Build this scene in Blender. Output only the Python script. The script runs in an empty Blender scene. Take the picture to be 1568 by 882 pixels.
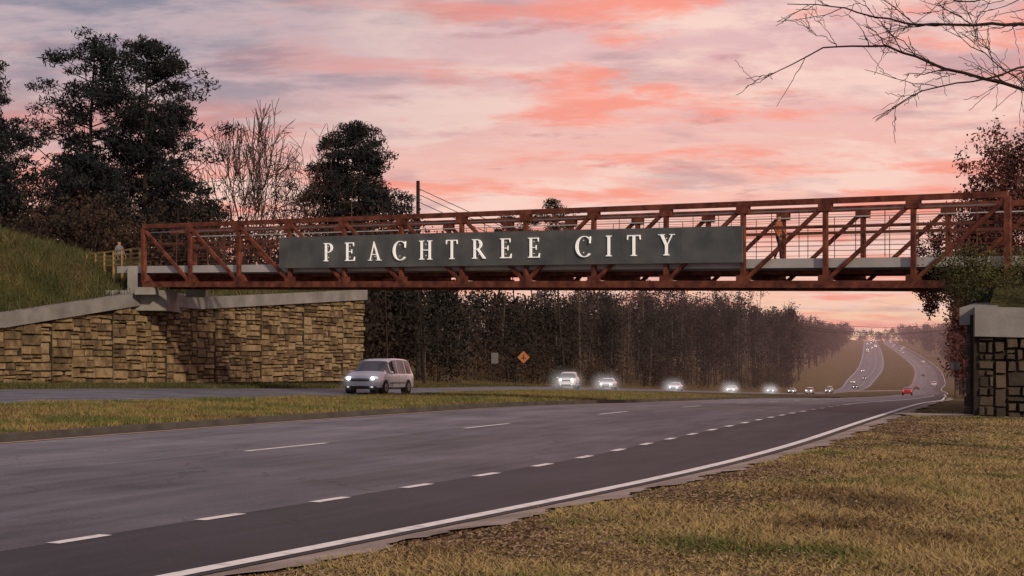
import bpy, math, random
import numpy as np
from mathutils import Vector, Matrix
from mathutils.bvhtree import BVHTree
rng=np.random.default_rng(7); random.seed(7)
S=bpy.context.scene
COL=S.collection
def link(o,parent=None):
    COL.objects.link(o)
    if parent: o.parent=parent
    return o
def empty(name):
    return link(bpy.data.objects.new(name,None))
# ---------------------------------------------------------------- materials
def mat(name, cols, scale=5, rough=.8, bump=0, bscale=40, island=0.0, metal=0, detail=6, spec=.3, emis=None, es=0, coat=0, lo=.3, hi=.7):
    m=bpy.data.materials.new(name); m.use_nodes=True
    nt=m.node_tree; N=nt.nodes; L=nt.links; b=N['Principled BSDF']
    b.inputs['Roughness'].default_value=rough; b.inputs['Metallic'].default_value=metal
    b.inputs['Specular IOR Level'].default_value=spec
    b.inputs['Coat Weight'].default_value=coat
    if emis:
        b.inputs['Emission Color'].default_value=(*emis,1); b.inputs['Emission Strength'].default_value=es
    tc=N.new('ShaderNodeTexCoord')
    if len(cols)==1:
        b.inputs['Base Color'].default_value=(*cols[0],1)
    else:
        nz=N.new('ShaderNodeTexNoise'); nz.inputs['Scale'].default_value=scale; nz.inputs['Detail'].default_value=detail
        L.new(tc.outputs['Object'],nz.inputs['Vector'])
        mr=N.new('ShaderNodeMapRange'); mr.inputs[1].default_value=lo; mr.inputs[2].default_value=hi
        L.new(nz.outputs['Fac'],mr.inputs[0]); fac=mr.outputs[0]
        if island>0:
            g=N.new('ShaderNodeNewGeometry'); mx=N.new('ShaderNodeMix'); mx.inputs[0].default_value=island
            L.new(fac,mx.inputs[2]); L.new(g.outputs['Random Per Island'],mx.inputs[3]); fac=mx.outputs[0]
        r=N.new('ShaderNodeValToRGB'); e=r.color_ramp.elements
        while len(e)<len(cols): e.new(.5)
        for i,c in enumerate(cols):
            e[i].position=i/(len(cols)-1); e[i].color=(*c,1)
        L.new(fac,r.inputs[0]); L.new(r.outputs[0],b.inputs['Base Color'])
    if bump>0:
        n2=N.new('ShaderNodeTexNoise'); n2.inputs['Scale'].default_value=bscale; n2.inputs['Detail'].default_value=5
        L.new(tc.outputs['Object'],n2.inputs['Vector'])
        bp=N.new('ShaderNodeBump'); bp.inputs['Strength'].default_value=bump; bp.inputs['Distance'].default_value=.05
        L.new(n2.outputs['Fac'],bp.inputs['Height']); L.new(bp.outputs[0],b.inputs['Normal'])
    return m
M={}
M['steel']=mat('weathered_red_steel',[(.065,.019,.012),(.125,.036,.021),(.19,.060,.034)],scale=2.6,rough=.85,bump=.15,lo=.35,hi=.65)
M['rail']=mat('rail_steel',[(.08,.028,.018),(.13,.045,.03)],scale=2,rough=.8)
M['conc']=mat('concrete',[(.20,.19,.185),(.30,.285,.27)],scale=1.2,rough=.9,bump=.2,bscale=8)
M['cap']=mat('cap_concrete',[(.15,.145,.14),(.26,.25,.24)],scale=1.1,rough=.9,bump=.25,bscale=10,detail=9)
M['deck']=mat('deck_concrete',[(.34,.33,.32),(.46,.44,.42)],scale=1,rough=.9)
M['sign']=mat('sign_panel_grey',[(.075,.082,.082),(.12,.127,.125)],scale=1.1,rough=.65,spec=.2,lo=.35,hi=.65,detail=8)
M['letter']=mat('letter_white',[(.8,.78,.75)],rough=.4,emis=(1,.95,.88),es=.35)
M['stone']=mat('ashlar_stone',[(.035,.025,.017),(.10,.070,.040),(.19,.135,.070),(.31,.23,.13),(.15,.10,.055),(.07,.05,.033)],scale=2.6,rough=.95,bump=1.0,bscale=6,island=.68)
M['stone_shade']=mat('ashlar_stone_shaded',[(.022,.018,.014),(.06,.046,.034),(.11,.085,.06)],scale=2.5,rough=.95,bump=.9,bscale=7,island=.75)  # shade on the right abutment walls, painted in as darker stone colours
M['mortar']=mat('mortar',[(.02,.015,.01),(.04,.03,.02)],scale=3,rough=1)
M['bark']=mat('bark',[(.018,.013,.012),(.04,.03,.026)],scale=3,rough=1)
M['barkl']=mat('bark_light',[(.035,.022,.018),(.07,.045,.036)],scale=2,rough=1)
M['barkp']=mat('bark_pale',[(.07,.052,.045),(.13,.10,.085)],scale=1,rough=1)
M['needle']=mat('pine_needles',[(.004,.006,.008),(.010,.013,.014),(.022,.026,.021)],scale=.6,rough=.8,island=.5)
M['brown']=mat('dry_leaves',[(.016,.011,.009),(.038,.024,.016),(.075,.045,.026)],scale=.12,rough=.9,island=.5)
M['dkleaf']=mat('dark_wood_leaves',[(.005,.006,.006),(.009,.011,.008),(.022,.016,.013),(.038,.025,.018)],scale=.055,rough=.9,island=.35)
M['red']=mat('russet_leaves',[(.04,.016,.015),(.10,.036,.03),(.16,.062,.046)],scale=.2,rough=.9,island=.5)
M['far']=mat('hazed_distant_foliage',[(.022,.015,.015),(.045,.028,.026),(.08,.048,.042)],scale=.03,rough=1,island=.4)  # distance haze painted into the lighter purple-brown leaf colours
M['white']=mat('road_paint',[(.45,.44,.43),(.8,.78,.76)],scale=6,rough=.7,lo=.25,hi=.5)
M['yellow']=mat('road_paint_yellow',[(.40,.27,.16),(.55,.38,.22)],scale=6,rough=.7)
M['gutter']=mat('gutter_concrete',[(.20,.16,.14),(.42,.35,.31)],scale=1.2,rough=.95,bump=.3,bscale=20)
M['kerb']=mat('kerb_concrete',[(.05,.045,.04),(.10,.09,.08)],scale=1.5,rough=.95,bump=.3)
M['blade']=mat('grass_blades',[(.075,.05,.028),(.15,.10,.045),(.27,.19,.08),(.38,.28,.125),(.26,.20,.075),(.12,.13,.034),(.065,.085,.02)],scale=.42,rough=.85,island=.26,lo=.34,hi=.64,detail=10)
M['bladem']=mat('median_grass_blades',[(.09,.06,.03),(.20,.14,.055),(.26,.20,.075),(.12,.135,.035),(.06,.085,.02)],scale=.34,rough=.85,island=.32,lo=.36,hi=.58,detail=8)
M['bladeg']=mat('bank_grass_blades',[(.022,.030,.009),(.05,.058,.017),(.09,.085,.03),(.17,.125,.055)],scale=.6,rough=.85,island=.45,detail=8)
M['litter']=mat('fallen_leaves',[(.04,.025,.015),(.11,.065,.038),(.24,.16,.10),(.38,.29,.20)],scale=1,rough=.9,island=.85)
M['wood']=mat('wood_rail',[(.22,.14,.06),(.32,.22,.09)],scale=3,rough=.9)
M['glass']=mat('car_glass',[(.02,.024,.03)],rough=.06,spec=1.0)
M['tyre']=mat('tyre',[(.015,.015,.015)],rough=.9)
M['rim']=mat('rim',[(.35,.35,.36)],rough=.35,metal=.8)
M['black']=mat('black_trim',[(.02,.02,.022)],rough=.5)
M['lamp']=mat('headlamp_lit',[(.9,.9,.85)],emis=(1,.95,.85),es=16,rough=.1)
M['lens']=mat('headlamp_lens',[(.6,.6,.6)],emis=(1,.97,.9),es=.5,rough=.1)
M['taill']=mat('tail_lamp',[(.4,.02,.02)],emis=(1,.05,.03),es=2)
M['plate']=mat('plate',[(.6,.6,.6)],rough=.5)
M['orange']=mat('sign_orange',[(.36,.13,.045)],rough=.5)
M['alu']=mat('sign_back',[(.13,.13,.13)],rough=.5,metal=.3)
def paint(n,c): return mat(n,[c],rough=.3,metal=.35,coat=.6,spec=.5)
def ground_mat(name, greens):
    m=bpy.data.materials.new(name); m.use_nodes=True
    nt=m.node_tree;N=nt.nodes;L=nt.links;b=N['Principled BSDF']; b.inputs['Roughness'].default_value=.95; b.inputs['Specular IOR Level'].default_value=.1
    tc=N.new('ShaderNodeTexCoord')
    def noise(s,d):
        n=N.new('ShaderNodeTexNoise'); n.inputs['Scale'].default_value=s; n.inputs['Detail'].default_value=d; L.new(tc.outputs['Object'],n.inputs['Vector']); return n.outputs['Fac']
    r1=N.new('ShaderNodeValToRGB'); e=r1.color_ramp.elements
    e[0].position=.38; e[0].color=(*greens[0],1); e[1].position=.62; e[1].color=(*greens[2],1)
    x=e.new(.5); x.color=(*greens[1],1)
    L.new(noise(.30,8),r1.inputs[0])
    r2=N.new('ShaderNodeValToRGB'); e=r2.color_ramp.elements; e[0].position=.3; e[0].color=(.35,.33,.3,1); e[1].position=.72; e[1].color=(1.35,1.3,1.25,1)
    L.new(noise(9,8),r2.inputs[0])
    mx=N.new('ShaderNodeMix'); mx.data_type='RGBA'; mx.blend_type='MULTIPLY'; mx.inputs[0].default_value=1
    L.new(r1.outputs[0],mx.inputs[6]); L.new(r2.outputs[0],mx.inputs[7]); L.new(mx.outputs[2],b.inputs['Base Color'])
    bp=N.new('ShaderNodeBump'); bp.inputs['Strength'].default_value=.6; bp.inputs['Distance'].default_value=.08; L.new(noise(14,6),bp.inputs['Height']); L.new(bp.outputs[0],b.inputs['Normal'])
    return m
M['ground']=ground_mat('dry_grass_ground',[(.11,.075,.035),(.18,.13,.058),(.095,.09,.03)])
M['bank']=ground_mat('bank_ground',[(.042,.048,.016),(.08,.075,.026),(.08,.06,.03)])
def asphalt(name, dark_from, base=(.155,.153,.178), dark=(.036,.034,.040)):
    m=bpy.data.materials.new(name); m.use_nodes=True
    nt=m.node_tree;N=nt.nodes;L=nt.links;b=N['Principled BSDF']; b.inputs['Roughness'].default_value=.62; b.inputs['Specular IOR Level'].default_value=.3
    tc=N.new('ShaderNodeTexCoord'); uv=N.new('ShaderNodeUVMap'); sp=N.new('ShaderNodeSeparateXYZ'); L.new(uv.outputs[0],sp.inputs[0])
    def noise(s,d,vec=None):
        n=N.new('ShaderNodeTexNoise'); n.inputs['Scale'].default_value=s; n.inputs['Detail'].default_value=d; L.new(vec or tc.outputs['Object'],n.inputs['Vector']); return n.outputs['Fac']
    def math_(op,a,bv):
        k=N.new('ShaderNodeMath'); k.operation=op
        for i,q in enumerate((a,bv)):
            if isinstance(q,(int,float)): k.inputs[i].default_value=q
            else: L.new(q,k.inputs[i])
        return k.outputs[0]
    def mixc(f,a,c,bt='MIX'):
        k=N.new('ShaderNodeMix'); k.data_type='RGBA'; k.blend_type=bt
        for i,q in ((0,f),(6,a),(7,c)):
            if isinstance(q,(int,float)): k.inputs[i].default_value=q
            elif isinstance(q,tuple): k.inputs[i].default_value=(*q,1)
            else: L.new(q,k.inputs[i])
        return k.outputs[2]
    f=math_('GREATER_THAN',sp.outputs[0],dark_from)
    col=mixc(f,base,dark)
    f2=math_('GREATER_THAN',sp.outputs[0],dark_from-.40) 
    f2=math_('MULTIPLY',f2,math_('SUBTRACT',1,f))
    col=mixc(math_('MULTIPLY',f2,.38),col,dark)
    w=math_('SINE',math_('MULTIPLY',sp.outputs[0],31.4),0)
    mp=N.new('ShaderNodeMapping'); mp.inputs['Scale'].default_value=(40,.35,1); L.new(uv.outputs[0],mp.inputs[0])
    st=noise(1,6,mp.outputs[0])
    t=math_('MULTIPLY',w,.12)
    t=math_('ADD',t,math_('MULTIPLY',st,1.4)); t=math_('ADD',t,math_('MULTIPLY',noise(.35,6),1.2)); t=math_('ADD',t,math_('MULTIPLY',noise(26,4),1.1)); t=math_('SUBTRACT',t,.87)
    cb=N.new('ShaderNodeCombineXYZ'); 
    for i in range(3): L.new(t,cb.inputs[i])
    col=mixc(1.0,col,cb.outputs[0],'MULTIPLY')
    vo=N.new('ShaderNodeTexVoronoi'); vo.feature='DISTANCE_TO_EDGE'; vo.inputs['Scale'].default_value=.22
    nz=N.new('ShaderNodeTexNoise'); nz.inputs['Scale'].default_value=1.2; nz.inputs['Detail'].default_value=6; L.new(tc.outputs['Object'],nz.inputs['Vector'])
    va=N.new('ShaderNodeVectorMath'); va.operation='ADD'; L.new(tc.outputs['Object'],va.inputs[0]); L.new(nz.outputs['Color'],va.inputs[1]); L.new(va.outputs[0],vo.inputs['Vector'])
    cr_=math_('LESS_THAN',vo.outputs['Distance'],.004)
    col=mixc(math_('MULTIPLY',cr_,.5),col,(.02,.02,.022))
    L.new(col,b.inputs['Base Color'])
    bp=N.new('ShaderNodeBump'); bp.inputs['Strength'].default_value=.4; bp.inputs['Distance'].default_value=.012; L.new(noise(60,4),bp.inputs['Height']); L.new(bp.outputs[0],b.inputs['Normal'])
    return m
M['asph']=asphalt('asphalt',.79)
M['asph2']=asphalt('asphalt_worn',2.0,base=(.125,.13,.16))
# ---------------------------------------------------------------- mesh helpers
class Acc:
    def __init__(s): s.v=[];s.f=[];s.m=[];s.s=[]
    def add(s,vs,fs,mi=0,sm=False):
        o=len(s.v); s.v+= [tuple(map(float,p)) for p in vs]
        for f in fs: s.f.append([i+o for i in f]); s.m.append(mi); s.s.append(sm)
    def beam(s,p0,p1,w,h,mi=0,up=(0,0,1)):
        p0=Vector(p0);p1=Vector(p1);d=(p1-p0).normalized();up=Vector(up)
        a=d.cross(up)
        if a.length<1e-3: a=d.cross(Vector((0,1,0)))
        a.normalize(); b=a.cross(d).normalized(); a=a*w/2;b=b*h/2
        vs=[p0-a-b,p0+a-b,p0+a+b,p0-a+b,p1-a-b,p1+a-b,p1+a+b,p1-a+b]
        s.add(vs,[(0,3,2,1),(4,5,6,7),(0,1,5,4),(1,2,6,5),(2,3,7,6),(3,0,4,7)],mi)
    def box(s,c,sz,mi=0):
        c=Vector(c); s.beam(c-Vector((0,0,sz[2]/2)),c+Vector((0,0,sz[2]/2)),sz[0],sz[1],mi,up=(0,1,0))
    def cyl(s,p0,p1,r0,r1=None,n=16,mi=0,sm=True,caps=True):
        if r1 is None: r1=r0
        p0=Vector(p0);p1=Vector(p1);d=(p1-p0).normalized(); a=d.orthogonal().normalized(); b=d.cross(a)
        vs=[];
        for p,r in((p0,r0),(p1,r1)):
            for i in range(n):
                t=2*math.pi*i/n; vs.append(p+a*math.cos(t)*r+b*math.sin(t)*r)
        s.add(vs,[(i,(i+1)%n,n+(i+1)%n,n+i) for i in range(n)],mi,sm)
        if caps: s.add(vs,[tuple(range(n))[::-1],tuple(range(n,2*n))],mi)
    def ell(s,c,r,mi=0,nu=10,nv=7):
        vs=[];fs=[]
        for j in range(nv+1):
            ph=math.pi*j/nv
            for i in range(nu):
                t=2*math.pi*i/nu; vs.append((c[0]+r[0]*math.sin(ph)*math.cos(t),c[1]+r[1]*math.sin(ph)*math.sin(t),c[2]+r[2]*math.cos(ph)))
        for j in range(nv):
            for i in range(nu): fs.append((j*nu+i,(j+1)*nu+i,(j+1)*nu+(i+1)%nu,j*nu+(i+1)%nu))
        s.add(vs,fs,mi,True)
    def mesh(s,name,mats):
        me=bpy.data.meshes.new(name); me.from_pydata(s.v,[],s.f)
        for m in mats: me.materials.append(m)
        me.polygons.foreach_set('material_index',s.m); me.polygons.foreach_set('use_smooth',s.s); me.update(); return me
    def obj(s,name,mats,parent=None):
        return link(bpy.data.objects.new(name,s.mesh(name,mats)),parent)
def quads_mesh(name, parts, mats):
    q=np.concatenate([p[0] for p in parts]).astype(np.float32); mi=np.concatenate([np.full(len(p[0]),p[1]) for p in parts]).astype(np.int32)
    n=len(q); me=bpy.data.meshes.new(name); me.vertices.add(4*n); me.vertices.foreach_set('co',q.ravel())
    me.loops.add(4*n); me.loops.foreach_set('vertex_index',np.arange(4*n,dtype=np.int32))
    me.polygons.add(n); me.polygons.foreach_set('loop_start',np.arange(0,4*n,4,dtype=np.int32))
    for m in mats: me.materials.append(m)
    me.polygons.foreach_set('material_index',mi); me.update(calc_edges=True); return me
def unit(v): return v/np.maximum(np.linalg.norm(v,axis=-1,keepdims=True),1e-9)
def leaves(c,a,b):
    n=len(c); u=unit(rng.normal(size=(n,3))); w=unit(np.cross(u,rng.normal(size=(n,3))))
    A=(a*rng.uniform(.6,1.3,n))[:,None]*u; B=(b*rng.uniform(.6,1.3,n))[:,None]*w
    return np.stack([c-A-B*.4,c-B,c+A,c+B],1)
def segs(P0,P1,R0,R1,n=3):
    P0=np.asarray(P0,float);P1=np.asarray(P1,float);R0=np.asarray(R0,float)[:,None];R1=np.asarray(R1,float)[:,None]
    d=unit(P1-P0); ref=np.where(np.abs(d[:,2:3])>.9,np.array([[1.,0,0]]),np.array([[0,0,1.]])); a=unit(np.cross(d,ref)); b=np.cross(d,a)
    out=[]
    for i in range(n):
        t0=2*math.pi*i/n;t1=2*math.pi*(i+1)/n
        e0=a*math.cos(t0)+b*math.sin(t0); e1=a*math.cos(t1)+b*math.sin(t1)
        out.append(np.stack([P0+e0*R0,P0+e1*R0,P1+e1*R1,P1+e0*R1],1))
    return np.concatenate(out)
# ---------------------------------------------------------------- terrain loft
ST=[
[(-190,-200,1.5),(-180,-200,1.4),(-170,-200,.3),(-160,-200,0)],
[(-52,-10,.9),(-42,-14,.8),(-32,-12,.1),(-25.7,-16,0)],
[(-29,18,.7),(-23,13,.5),(-17,6,0),(-8.1,0,0)],
[(-19.3,30,.57),(-15.4,24,.34),(-10.2,15.9,0),(-2.3,6,0)],
[(-14,37,.38),(-11.3,30.3,.17),(-7.7,19.5,0),(2.15,10.9,0)],
[(-9,43,.19),(-7.7,37,0),(-4.4,23.8,0),(5.4,15.1,0)],
[(-5.3,52,-.06),(-2.5,46,-.15),(.4,29.1,0),(10,22,0)],
[(1,75,-.67),(.76,58,-.49),(6.7,38,-.3),(16.8,32.5,-.1)],
[(10,105,-1.67),(7.8,82,-1.36),(19.5,60,-1.1),(31,57,-1.1)],
[(23.9,135,-2.94),(19.8,112,-2.5),(37.3,90,-2.4),(49,90,-2.4)],
[(42.7,165,-4.35),(37.6,145,-4.1),(60.3,130,-3.9),(71,130,-3.9)],
[(63.3,195,-5.75),(56.8,175,-5.43),(77,160,-4.9),(87,160,-4.9)],
[(85,230,-7.07),(82.1,215,-7.0),(100,200,-6.1),(109.5,200,-6.1)],
[(112.5,275,-7.64),(119,270,-7.6),(131,265,-7.3),(143,265,-7.3)],
[(145,345,-6),(156,342,-6.2),(170,338,-6.6),(184,338,-6.6)],
[(200,460,-.7),(214,458,-.8),(229,455,-1),(243,455,-1)],
[(264,600,9),(279,600,9),(290,600,8.8),(304,600,8.8)],
[(331,750,18.8),(345,750,18.8),(351,750,18.4),(365,750,18.4)],
[(398,900,26),(411,900,26),(417,900,26),(430,900,26)],
[(520,1200,24),(531,1200,24),(537,1200,24),(549,1200,24)],
[(1900,4500,10),(1911,4500,10),(1917,4500,10),(1929,4500,10)]]
ST=np.array(ST,float); ST[:,:,1]*=2
SUB=10
def cr(P,t):
    i=int(min(max(math.floor(t),0),len(P)-2)); f=t-i
    p0=P[max(i-1,0)];p1=P[i];p2=P[i+1];p3=P[min(i+2,len(P)-1)]
    m1=(p2-p0)/2; m2=(p3-p1)/2
    L=np.linalg.norm(p2-p1,axis=-1,keepdims=True)
    n1=np.linalg.norm(m1,axis=-1,keepdims=True); n2=np.linalg.norm(m2,axis=-1,keepdims=True)
    m1=m1*np.minimum(1,L*1.2/n1); m2=m2*np.minimum(1,L*1.2/n2)
    return (2*f**3-3*f**2+1)*p1+(f**3-2*f**2+f)*m1+(-2*f**3+3*f**2)*p2+(f**3-f**2)*m2
TS=np.linspace(0,len(ST)-1,(len(ST)-1)*SUB+1)
R=np.array([cr(ST,t) for t in TS])
def rails(t): return cr(ST,t)
rows=[]
for k,t in enumerate(TS):
    A,B,C,D=R[k]; row=[]
    fa=np.interp(t,[0,7,10,13,15,17,20],[1,1,1.6,2.6,2.0,1,1])
    for d,dz in ((6000,30),(900,15),(120,6.5),(60,4.5),(30,2.6),(14,1.0),(7,.25),(1.2,.02)):
        row.append(A+np.array([-d,0,dz*(fa if 5<d<800 else 1)]))
    row+= [A,B]
    for f in (.12,.35,.65,.88): row.append(B+(C-B)*f+np.array([0,0,.10*min(1,max(0,(19-t)))*1.0]))
    row.append(C+np.array([-.45,0,.11]))
    row+=[C+np.array([-.30,0,0]),C,D]
    fr=np.interp(t,[0,8,12,14,16,20],[.7,1,1.6,1.4,1,1])
    for d,dz in ((.6,0.0),(.9,.05),(3,.03),(8,-.06),(20,.0),(45,2.2),(110,6),(400,12),(6000,20)):
        row.append(D+np.array([d,0,dz*(fr if d>15 else 1)]))
    rows.append(row)
rows=np.array(rows); nr,nc,_=rows.shape
verts=rows.reshape(-1,3).tolist(); faces=[]
for i in range(nr-1):
    for j in range(nc-1): a=i*nc+j; faces.append((a,a+1,a+nc+1,a+nc))
me=bpy.data.meshes.new('ground'); me.from_pydata(verts,[],faces); me.materials.append(M['ground'])
me.polygons.foreach_set('use_smooth',[True]*len(faces)); me.update(); link(bpy.data.objects.new('ground',me))
bvh=BVHTree.FromPolygons([Vector(v) for v in verts],faces)
def gz(x,y):
    h=bvh.ray_cast(Vector((x,y,300)),Vector((0,0,-1)))
    return h[0].z if h[0] else 0.
highway=empty('highway')
def strip(name,fn,ts,m,uv=True,parent=highway):
    rr=[fn(t) for t in ts]; n=len(rr[0]); vs=[p for r in rr for p in r]
    fs=[(i*n+j,i*n+j+1,(i+1)*n+j+1,(i+1)*n+j) for i in range(len(rr)-1) for j in range(n-1)]
    me=bpy.data.meshes.new(name); me.from_pydata([tuple(p) for p in vs],[],fs); me.materials.append(m)
    if uv:
        u=me.uv_layers.new(name='UVMap'); s=0; sv=[0]
        for i in range(1,len(rr)): s+=float(np.linalg.norm(np.array(rr[i][0])-np.array(rr[i-1][0]))); sv.append(s)
        for lp in me.loops:
            vi=lp.vertex_index; u.data[lp.index].uv=((vi%n)/(n-1),sv[vi//n])
    me.update(); return link(bpy.data.objects.new(name,me),parent)
Z=lambda z: np.array([0,0,z])
def warp(t,u):
    fl=float(np.interp(t,[2.6,4,5,6.2,8],[.845,.83,.80,.77,.78])); return u*fl/.79 if u<=.79 else fl+(u-.79)*(1-fl)/.21
tsr=[t for t in TS if t<=19]
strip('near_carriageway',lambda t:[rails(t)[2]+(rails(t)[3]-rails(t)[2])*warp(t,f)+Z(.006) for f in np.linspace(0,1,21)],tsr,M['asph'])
strip('far_carriageway',lambda t:[rails(t)[0]+(rails(t)[1]-rails(t)[0])*f+Z(.006) for f in np.linspace(0,1,7)],tsr,M['asph2'])
strip('gutter',lambda t:[rails(t)[3]+np.array([.06,0,.010]),rails(t)[3]+np.array([.56+.10*math.sin(t*23)+.06*math.sin(t*61)+.04*math.sin(t*173),0,.05])],list(np.linspace(1,9,600)),M['gutter'])
strip('kerb',lambda t:[rails(t)[2]+np.array([-.30,0,.0]),rails(t)[2]+np.array([-.31,0,.14]),rails(t)[2]+np.array([-.5,0,.145]),rails(t)[2]+np.array([-.52,0,.08])],[t for t in tsr if t<12],M['kerb'])
strip('kerb_gutter',lambda t:[rails(t)[2]+np.array([-.30,0,.009]),rails(t)[2]+np.array([.05,0,.011])],[t for t in tsr if t<12],M['kerb'])
mk=Acc()
def road_pt(side,t,f):
    r=rails(t)
    if side=='n': a,b=r[2],r[3]
    else: a,b=r[0],r[1]
    return a+(b-a)*f
def line(side,f,w,t0,t1,mi,on=None,per=None,phase=0,dz=.011):
    tt=np.arange(t0,t1,.01); P=np.array([road_pt(side,t,warp(t,f) if side=='n' else f) for t in tt]); s=np.concatenate([[0],np.cumsum(np.linalg.norm(np.diff(P,axis=0),axis=1))])
    spans=[(0,s[-1])] if on is None else [(a,a+on) for a in np.arange(phase,s[-1]-on,per)]
    for a,b in spans:
        n=max(2,int((b-a)/3)+1) if on else max(2,int((b-a)/2.5))
        ss=np.linspace(a,b,n); q=np.stack([np.interp(ss,s,P[:,k]) for k in range(3)],1)
        d=unit(np.gradient(q,axis=0)); nn=np.stack([d[:,1],-d[:,0],0*d[:,0]],1)
        l=q-nn*w/2+Z(dz); r=q+nn*w/2+Z(dz)
        mk.add(list(l)+list(r),[(i,i+1,n+i+1,n+i) for i in range(n-1)],mi)
line('n',.985,.18,.5,19,0)
line('n',.02,.16,.5,19,1,dz=.016)
line('n',.40,.14,2.5,18,0,on=3.1,per=10.6,phase=2.9)
line('n',.79,.15,2.5,6.75,0,on=.75,per=2.25,phase=.95)
line('n',.79,.14,6.8,10.5,0)
line('n',.55,.12,12,18,0,on=3,per=12)
line('f',.04,.14,1,19,0); line('f',.95,.14,1,19,0)
line('f',.36,.14,1,18,0,on=3,per=9,phase=1); line('f',.66,.14,1,18,0,on=3,per=9,phase=4)
line('f',.82,.30,2.2,4.6,0,on=1.6,per=6,phase=1)
mk.obj('lane_markings',[M['white'],M['yellow']],highway)
def tfor(side,Y,f):
    tt=np.linspace(1,19,301); ys=np.array([road_pt(side,t,f)[1] for t in tt]); return float(np.interp(Y,ys,tt))
t0=12.55; rr0=rails(t0); rr1=rails(t0+.22)
xo=Acc(); xo.add([rr0[1]+Z(.14),rr0[2]+Z(.14),rr1[2]+Z(.14),rr1[1]+Z(.14)],[(0,1,2,3)]); xo.obj('median_crossover',[M['gutter']],highway)
dv=Acc(); p=rails(6.15)[3]
dv.add([p+np.array([.6,-1.2,.085]),p+np.array([2.6,-.6,.08]),p+np.array([2.8,1.0,.08]),p+np.array([.6,1.6,.085])],[(0,1,2,3)]); dv.obj('drain_apron',[M['gutter']],highway)
# ---------------------------------------------------------------- stone walls
def stone_wall(name,pts,base,tops,stone,capt=.6,panel=2.3,out=(0,-1),cap=True,hx=1.0,mi_depth=.05):
    root=empty(name)
    st=Acc(); bk=Acc(); cp=Acc()
    P=np.array(pts,float); s=np.concatenate([[0],np.cumsum(np.linalg.norm(np.diff(P,axis=0),axis=1))])
    def at(x): return np.array([np.interp(x,s,P[:,0]),np.interp(x,s,P[:,1])])
    def top(x): return float(np.interp(x,s,tops))
    def bs(x): return float(np.interp(x,s,base))
    def nrm(x):
        d=at(min(x+.3,s[-1]))-at(max(x-.3,0)); d/=np.linalg.norm(d); n=np.array([d[1],-d[0]])
        return n if n@np.array(out)>0 else -n
    def pt(x,z,o): q=at(x)+nrm(x)*o; return (q[0],q[1],z)
    xs=sorted(set(list(np.linspace(0,s[-1],int(s[-1]/1.2)+2))+list(s)))
    for a,b in zip(xs[:-1],xs[1:]):
        vs=[pt(a,bs(a)-.6,0),pt(b,bs(b)-.6,0),pt(b,top(b)-.2,0),pt(a,top(a)-.2,0),pt(a,bs(a)-.6,-.5),pt(b,bs(b)-.6,-.5),pt(b,top(b)-.2,-.5),pt(a,top(a)-.2,-.5)]
        bk.add(vs,[(0,1,2,3),(5,4,7,6),(3,2,6,7)])
        if cap:
            o1=.30;o2=-.62
            vs=[pt(a,top(a)-capt,o1),pt(b,top(b)-capt,o1),pt(b,top(b),o1),pt(a,top(a),o1),pt(a,top(a)-capt,o2),pt(b,top(b)-capt,o2),pt(b,top(b),o2),pt(a,top(a),o2)]
            cp.add(vs,[(0,1,2,3),(3,2,6,7),(5,4,7,6),(0,4,5,1)])
            if a==xs[0]: cp.add(vs,[(0,3,7,4)])
            if b==xs[-1]: cp.add(vs,[(1,5,6,2)])
    for a in (0,s[-1]):
        bk.add([pt(a,bs(a)-.6,0),pt(a,bs(a)-.6,-.5),pt(a,top(a)-.2,-.5),pt(a,top(a)-.2,0)],[(0,1,2,3)])
    def stone_block(x0,x1,z0,z1):
        g=.016; x0+=g*1.5;x1-=g*1.5;z0+=g;z1-=g; o=random.uniform(mi_depth,mi_depth+.16); i=.03
        if random.random()<.15: o*=.35
        tilt=random.uniform(-.04,.04)
        j=lambda: random.uniform(-.025,.025)
        vs=[pt(x0,z0,0),pt(x1,z0,0),pt(x1,z1,0),pt(x0,z1,0),pt(x0+i+j(),z0+i+j(),o),pt(x1-i+j(),z0+i+j(),o+tilt),pt(x1-i+j(),z1-i+j(),o+tilt),pt(x0+i+j(),z1-i+j(),o)]
        st.add(vs,[(4,5,6,7),(0,1,5,4),(1,2,6,5),(2,3,7,6),(3,0,4,7)])
    def split(x0,x1,z0,z1):
        w=(x1-x0)/hx;h=z1-z0
        if (w>.85 or (w>.42 and random.random()<.7 and w>h*1.1)):
            m=x0+(x1-x0)*random.uniform(.28,.72); split(x0,m,z0,z1); split(m,x1,z0,z1)
        elif h>.55 or (h>.34 and random.random()<.45):
            m=z0+h*random.uniform(.32,.68); split(x0,x1,z0,m); split(x0,x1,m,z1)
        else: stone_block(x0,x1,z0,z1)
    x=0
    while x<s[-1]-.3:
        x1=min(x+panel,s[-1]); 
        if s[-1]-x1<.8: x1=s[-1]
        zt=min(top(x),top(x1))-capt*.5; z0=min(bs(x),bs(x1))-.1
        z=z0
        while z<zt-.05:
            h=min(random.choice([1.0,1.3,1.7,2.1]),zt-z)
            if zt-(z+h)<.3: h=zt-z
            split(x+.10,x1-.10,z,z+h); z+=h
        x=x1
    st.obj('facing_stones',[stone],root); bk.obj('backing',[M['mortar']],root)
    if cap: cp.obj('coping',[M['cap']],root)
    return root
W=[(-41,30),(-22.5,70),(-18.3,79),(-16.5,83.3),(-9.2,98.6)]; WT=[2.2,3.75,5.1,5.0,6.1]
stone_wall('stone_retaining_wall',W,[.9,.7,.66,.62,.55],WT,M['stone'],capt=.62,out=(1,-.3),panel=4.3,hx=1.75)
stone_wall('stone_retaining_wall',[(-9.25,99.2),(-22,104.2)],[.4,.8],[6.1,6.4],M['stone'],capt=.6,out=(.3,1))
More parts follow.
